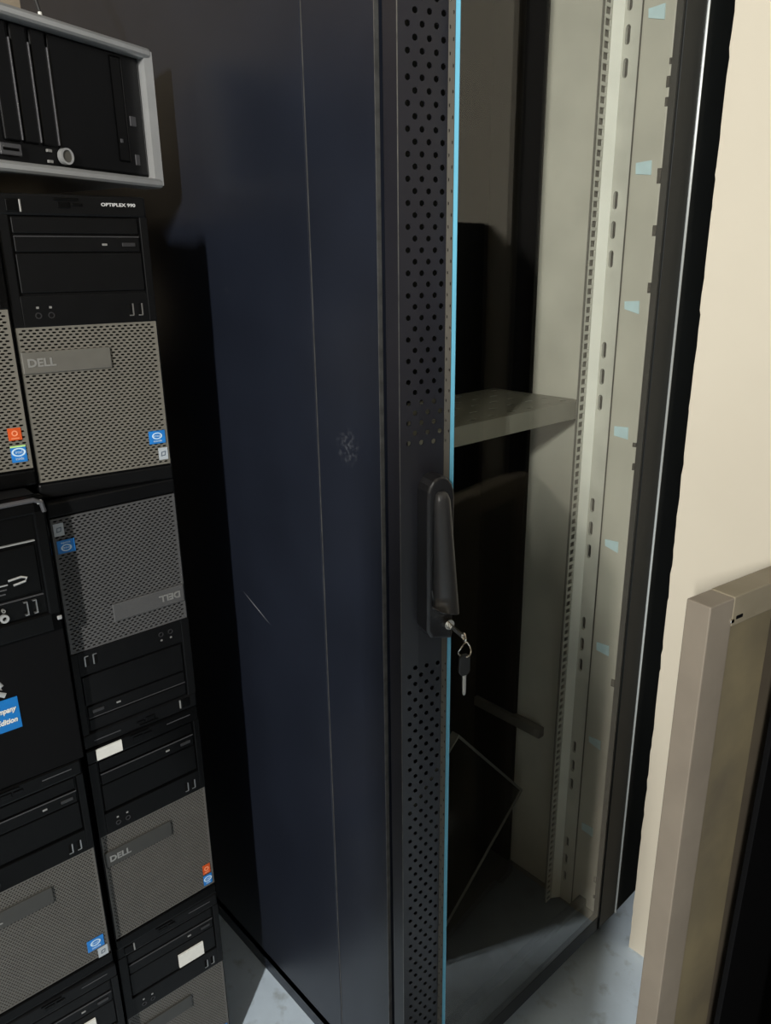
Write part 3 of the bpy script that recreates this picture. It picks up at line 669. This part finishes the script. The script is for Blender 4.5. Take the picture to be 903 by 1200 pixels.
# ------------------------------------------------------------------ glossy tower lying on its side on the carton
yaw = R_(-2)
gt = thing('lying_tower', 'glossy black computer lying on its side on the black carton', 'computer', (-0.316, 0.276, 0.9255), (0, 0, yaw), 'computers lying on their side')
LW, LH = 0.40, 0.176
bm = bmesh.new(); box(bm, -LW+0.004, -0.004, 0.012, 0.41, 0.002, LH-0.002, 0.002); obj('case', bm, M['pc_case'], gt)
bm = bmesh.new(); box(bm, -LW, 0.0, 0.0, 0.014, 0.0, LH, 0.004); box(bm, -LW, 0.0, -0.004, 0.004, LH-0.022, LH, 0.003); box(bm, -LW, 0.0, -0.004, 0.004, 0.0, 0.026, 0.003); box(bm, -0.016, 0.0, -0.004, 0.004, 0.0, LH, 0.003); obj('front_bezel', bm, M['pc_gloss'], gt)
bm = bmesh.new(); tube(bm, [(-LW, -0.0042, LH-0.004), (-0.05, -0.0042, LH-0.004), (-0.012, -0.0042, LH-0.004), (-0.004, -0.0040, LH-0.008), (-0.002, -0.0036, LH-0.020)], 0.0030, 8); obj('top_trim', bm, M['seam'], gt)
bm = bmesh.new(); box(bm, -LW, -0.018, -0.0042, -0.0005, 0.122, 0.1232); obj('bay_line', bm, M['silver'], gt)
bm = bmesh.new(); box(bm, -LW, -0.018, -0.0042, -0.0005, 0.052, 0.0527); obj('bay_line', bm, M['seam'], gt)
bm = bmesh.new(); box(bm, -LW+0.01, -0.018, -0.0030, 0.001, 0.056, 0.118, 0.002); obj('drive_plate', bm, M['pc_gloss'], gt)
bm = bmesh.new(); tube(bm, [(-0.055, -0.0048, 0.080), (-0.040, -0.0048, 0.0815), (-0.034, -0.0048, 0.079), (-0.036, -0.0048, 0.075), (-0.050, -0.0048, 0.073)], 0.0014, 6); obj('trim_mark', bm, M['silver'], gt)
for k in range(3):
    bm = bmesh.new(); box(bm, -0.11, -0.056-0.002*k, -0.0046, -0.0030, 0.0745-0.0055*k, 0.0758-0.0055*k); obj('trim_mark', bm, M['seam'] if k else M['silver'], gt)
for k in range(2):
    bm = bmesh.new(); box(bm, -0.0390+0.0105*k, -0.0378+0.0105*k, -0.0050, -0.0005, 0.031, 0.0475, 0.0002); box(bm, -0.0425+0.0105*k, -0.0378+0.0105*k, -0.0050, -0.0005, 0.0300, 0.0314, 0.0002); box(bm, -0.0425+0.0105*k, -0.0378+0.0105*k, -0.0050, -0.0005, 0.0468, 0.0480, 0.0002); obj('usb_port', bm, M['port'], gt)
bm = bmesh.new(); ring_y(bm, -0.066, 0.0335, -0.0052, -0.0005, 0.0052, 0.0026, 16); obj('audio_jack', bm, M['silver'], gt)
bm = bmesh.new(); ring_y(bm, -0.0655, 0.0435, -0.0047, -0.0005, 0.0022, 0.0012, 10); obj('jack_mark', bm, M['badge_text'], gt)
for (xx, zz_) in ((-0.004, 0.016), (-0.006, LH-0.007)):
    bm = bmesh.new(); box(bm, xx-0.003, xx+0.003, -0.0055, -0.002, zz_-0.003, zz_+0.0025, 0.0012); obj('corner_cap', bm, M['silver'], gt)

# ------------------------------------------------------------------ silver-framed tower lying on top of the stacks
yaw = R_(20)
HPz = 1.4645
hp = thing('lying_tower', 'silver framed black computer lying on its side on top of the stacks', 'computer', (-0.050, 0.435, HPz), (0, 0, yaw), 'computers lying on their side')
LW, LH = 0.43, 0.174
bm = bmesh.new(); box(bm, -LW+0.006, -0.006, 0.016, 0.42, 0.004, LH-0.004, 0.003); obj('case', bm, M['silver'], hp)
bm = bmesh.new(); box(bm, -LW+0.002, -0.004, 0.0, 0.018, 0.003, LH-0.003, 0.002); obj('front_panel', bm, M['pc_black'], hp)
for a in ((-LW, 0.0, -0.016, 0.018, LH-0.013, LH, 0.004), (-LW, 0.0, -0.016, 0.018, 0.0, 0.013, 0.004)):
    bm = bmesh.new(); box(bm, *a); obj('silver_frame', bm, M['silver'], hp)
bm = bmesh.new(); prism(bm, [(-0.0125, -0.013), (0.0, -0.016), (0.004, 0.004), (0.004, 0.030), (-0.004, 0.030), (-0.0125, 0.006)], 'z', 0.004, LH-0.004); obj('silver_frame', bm, M['silver'], hp)
bm = bmesh.new(); box(bm, 0.0035, 0.0052, 0.006, 0.024, 0.02, LH-0.06, 0.0006); obj('side_insert', bm, M['badge'], hp)
# tall bay covers (they lie on edge): ribs between them
for k, x in enumerate((-0.214, -0.188, -0.162)):
    bm = bmesh.new(); box(bm, x-0.0225, x-0.0012, -0.0035, 0.002, 0.036, LH-0.014, 0.002); bc = obj('bay_cover', bm, M['pc_black'], hp)
    bm = bmesh.new(); box(bm, x-0.0011, x+0.0007, -0.0048, 0.002, 0.038, LH-0.030, 0.0006); obj('bay_rib', bm, M['seam'], hp)
bm = bmesh.new(); box(bm, -0.1600, -0.014, -0.0030, 0.002, 0.016, LH-0.014, 0.002); obj('bay_cover', bm, M['pc_black'], hp)
bm = bmesh.new(); box(bm, -0.066, -0.046, -0.0036, -0.002, 0.030, LH-0.018, 0.002); obj('bay_cover', bm, M['pc_gloss'], hp)
px, pz = -0.1560, 0.0265
bm = bmesh.new(); ring_y(bm, px, pz, -0.0085, -0.001, 0.0095, 0.0072, 24); obj('power_button', bm, M['silver'], hp)
bm = bmesh.new(); cyl(bm, (px, -0.001, pz), (px, -0.0075, pz), 0.0072, 0.0068, 24); obj('power_button', bm, M['badge'], hp)
for dz in (0.004, -0.008):
    bm = bmesh.new(); box(bm, px-0.026, px-0.019, -0.0042, -0.001, pz+dz-0.0015, pz+dz+0.0020, 0.0005); obj('status_lamp', bm, M['badge_text'], hp)
bm = bmesh.new(); box(bm, px-0.090, px-0.062, -0.0042, -0.001, 0.020, 0.033, 0.001); pt = obj('port_frame', bm, M['seam'], hp)
bm = bmesh.new(); box(bm, px-0.087, px-0.066, -0.0046, -0.003, 0.025, 0.028); obj('port_slot', bm, M['hole'], pt)
for (x0, x1, z0, z1) in ((-0.040, -0.030, 0.076, 0.088), (-0.061, -0.057, 0.053, 0.058), (-0.037, -0.030, 0.028, 0.041)):
    bm = bmesh.new(); box(bm, x0, x1, -0.0046, -0.0025, z0, z1, 0.0004); obj('icon_print', bm, M['seam'], hp)

# ------------------------------------------------------------------ bits on top of the stack
q = Vector((-0.050, 0.435, 0))+Matrix.Rotation(yaw, 3, 'Z')@Vector((-0.30, 0.06, 0))
kb = thing('cardboard_box', 'small brown cardboard box on top of the silver framed computer', 'box', (q.x, q.y, HPz+LH), (0, 0, R_(12)))
bm = bmesh.new(); box(bm, -0.14, 0.09, 0.0, 0.20, 0.0, 0.10, 0.002); obj('box_body', bm, M['kraft'], kb)
bm = bmesh.new(); box(bm, -0.14, 0.09, 0.0, 0.099, 0.1, 0.103); obj('flap', bm, M['kraft'], kb)
bm = bmesh.new(); box(bm, -0.14, 0.09, 0.101, 0.20, 0.1, 0.103); obj('flap', bm, M['kraft'], kb)
q = Vector((-0.050, 0.435, 0))+Matrix.Rotation(yaw, 3, 'Z')@Vector((-0.135, 0.03, 0))
cb = thing('cable', 'thin black cable end with white tip on the silver framed computer', 'cable', (q.x, q.y, HPz+LH))
bm = bmesh.new(); cyl(bm, (0, 0, 0.001), (-0.001, 0, 0.017), 0.0028, 0.0024, 12); obj('tip', bm, M['white_plastic'], cb)
bm = bmesh.new(); tube(bm, [(-0.001, 0, 0.016), (-0.006, 0.002, 0.04), (-0.012, 0.02, 0.10), (-0.02, 0.08, 0.18), (-0.03, 0.16, 0.20), (-0.05, 0.26, 0.12), (-0.06, 0.30, 0.004)], 0.0022, 8); obj('cord', bm, M['cable'], cb)

# ------------------------------------------------------------------ framed board standing by the cream wall
fy = R_(-8.7)
fb = thing('framed_board', 'dusty brown framed board standing upright in front of the cream wall', 'board', (0.238, -0.2685, 0.0), (0, 0, fy))
FW_, FH_, FT = 0.338, 0.970, 0.033; LP = 0.048
def frail(*a, m_='board_rim'):
    bm = bmesh.new(); box(bm, *a, 0.0015); return obj('frame_rail', bm, M[m_], fb)
frail(0.0, LP, -FT, 0.0, 0.0, FH_-0.001)
frail(FW_-LP, FW_, -FT, 0.0, 0.0, FH_-0.001)
frail(LP, FW_-LP, -FT, 0.0, FH_-0.040, FH_, m_='board_top')
frail(LP, FW_-LP, -FT, 0.0, 0.02, 0.065)
bm = bmesh.new(); box(bm, LP, LP+0.128, -0.013, -0.004, 0.065, FH_-0.040, 0.0008); obj('plank', bm, M['plank_a'], fb)
bm = bmesh.new(); box(bm, LP+0.1285, LP+0.212, -0.011, -0.003, 0.065, FH_-0.040, 0.0008); obj('plank', bm, M['plank_b'], fb)
bm = bmesh.new(); box(bm, LP+0.2125, FW_-LP, -0.012, -0.003, 0.065, FH_-0.040, 0.0008); obj('plank', bm, M['plank_b'], fb)
# nail and chipped corner at the top left joint
bm = bmesh.new(); box(bm, LP-0.004, LP+0.003, -FT-0.002, -FT+0.004, FH_-0.034, FH_-0.029, 0.001); obj('nail', bm, M['chrome'], fb)
bm = bmesh.new(); box(bm, LP+0.008, LP+0.022, -FT-0.0008, -FT+0.002, FH_-0.032, FH_-0.027, 0.001); obj('chip', bm, M['hole'], fb)

bk = thing('black_board', 'plain black flat board in front of the brown framed board at the right edge', 'board', (0.290, -0.362, 0.0), (0, R_(1.8), R_(-6)))
bm = bmesh.new(); box(bm, 0.0, 0.262, 0.0, 0.008, 0.001, 0.90, 0.001); obj('board_sheet', bm, M['carton'], bk)
bm = bmesh.new(); box(bm, -0.001, 0.263, -0.002, 0.010, 0.010, 0.022, 0.001); obj('edge_strip', bm, M['carton'], bk)

# ------------------------------------------------------------------ low black cabinet further along the wall (seen only in the glass)
lc = thing('low_cabinet', 'low black steel cabinet by the wall, mirrored in the glass door', 'cabinet', (0.40, -0.95, 0.0))
bm = bmesh.new(); box(bm, -0.18, 0.18, -0.5, 0.5, 0.0, 1.43, 0.004); obj('body', bm, M['rack_dark'], lc)
for s in (-1, 1):
    bm = bmesh.new(); box(bm, -0.190, -0.181, min(s*0.005, s*0.49), max(s*0.005, s*0.49), 0.06, 1.41, 0.003); dd = obj('cabinet_door', bm, M['rack_dark'], lc)
    bm = bmesh.new(); box(bm, -0.205, -0.190, s*0.03-0.006, s*0.03+0.006, 0.7, 0.85, 0.003); obj('handle', bm, M['chrome'], dd)

# ------------------------------------------------------------------ unseen blockers added left of the picture to cast shade
fc = thing('shade_blocker', 'added unseen dark grey stand in the aisle, outside the picture on the left', 'blocker', (-1.12, -0.64, 0.0))
bm = bmesh.new(); prism(bm, [(-0.130, 0.98), (-0.012, 0.98), (-0.012, 1.63), (-0.030, 1.62), (-0.130, 1.36)], 'x', -0.08, 0.08); obj('housing', bm, M['sdark'], fc)  # top outline sloped to throw shade onto the cabinet interior
bm = bmesh.new(); box(bm, -0.03, 0.03, -0.10, -0.04, 0.02, 0.98, 0.004); obj('post', bm, M['sdark'], fc)
bm = bmesh.new(); box(bm, -0.18, 0.18, -0.25, 0.11, 0.0, 0.02, 0.004); obj('base_plate', bm, M['sdark'], fc)
bc_ = thing('shade_carton', 'added unseen carton shading the back wall, left of the computer stacks, outside the picture', 'box', (-1.20, 0.65, 0.0))  # put here to keep light off the lower back wall
bm = bmesh.new(); box(bm, -0.42, 0.42, -0.33, 0.33, 0.0, 1.45, 0.004); obj('box_body', bm, M['kraft'], bc_)
for s_ in (-1, 1):
    bm = bmesh.new(); box(bm, -0.42, 0.42, min(s_*0.002, s_*0.33), max(s_*0.002, s_*0.33), 1.4505, 1.455); obj('flap', bm, M['kraft'], bc_)
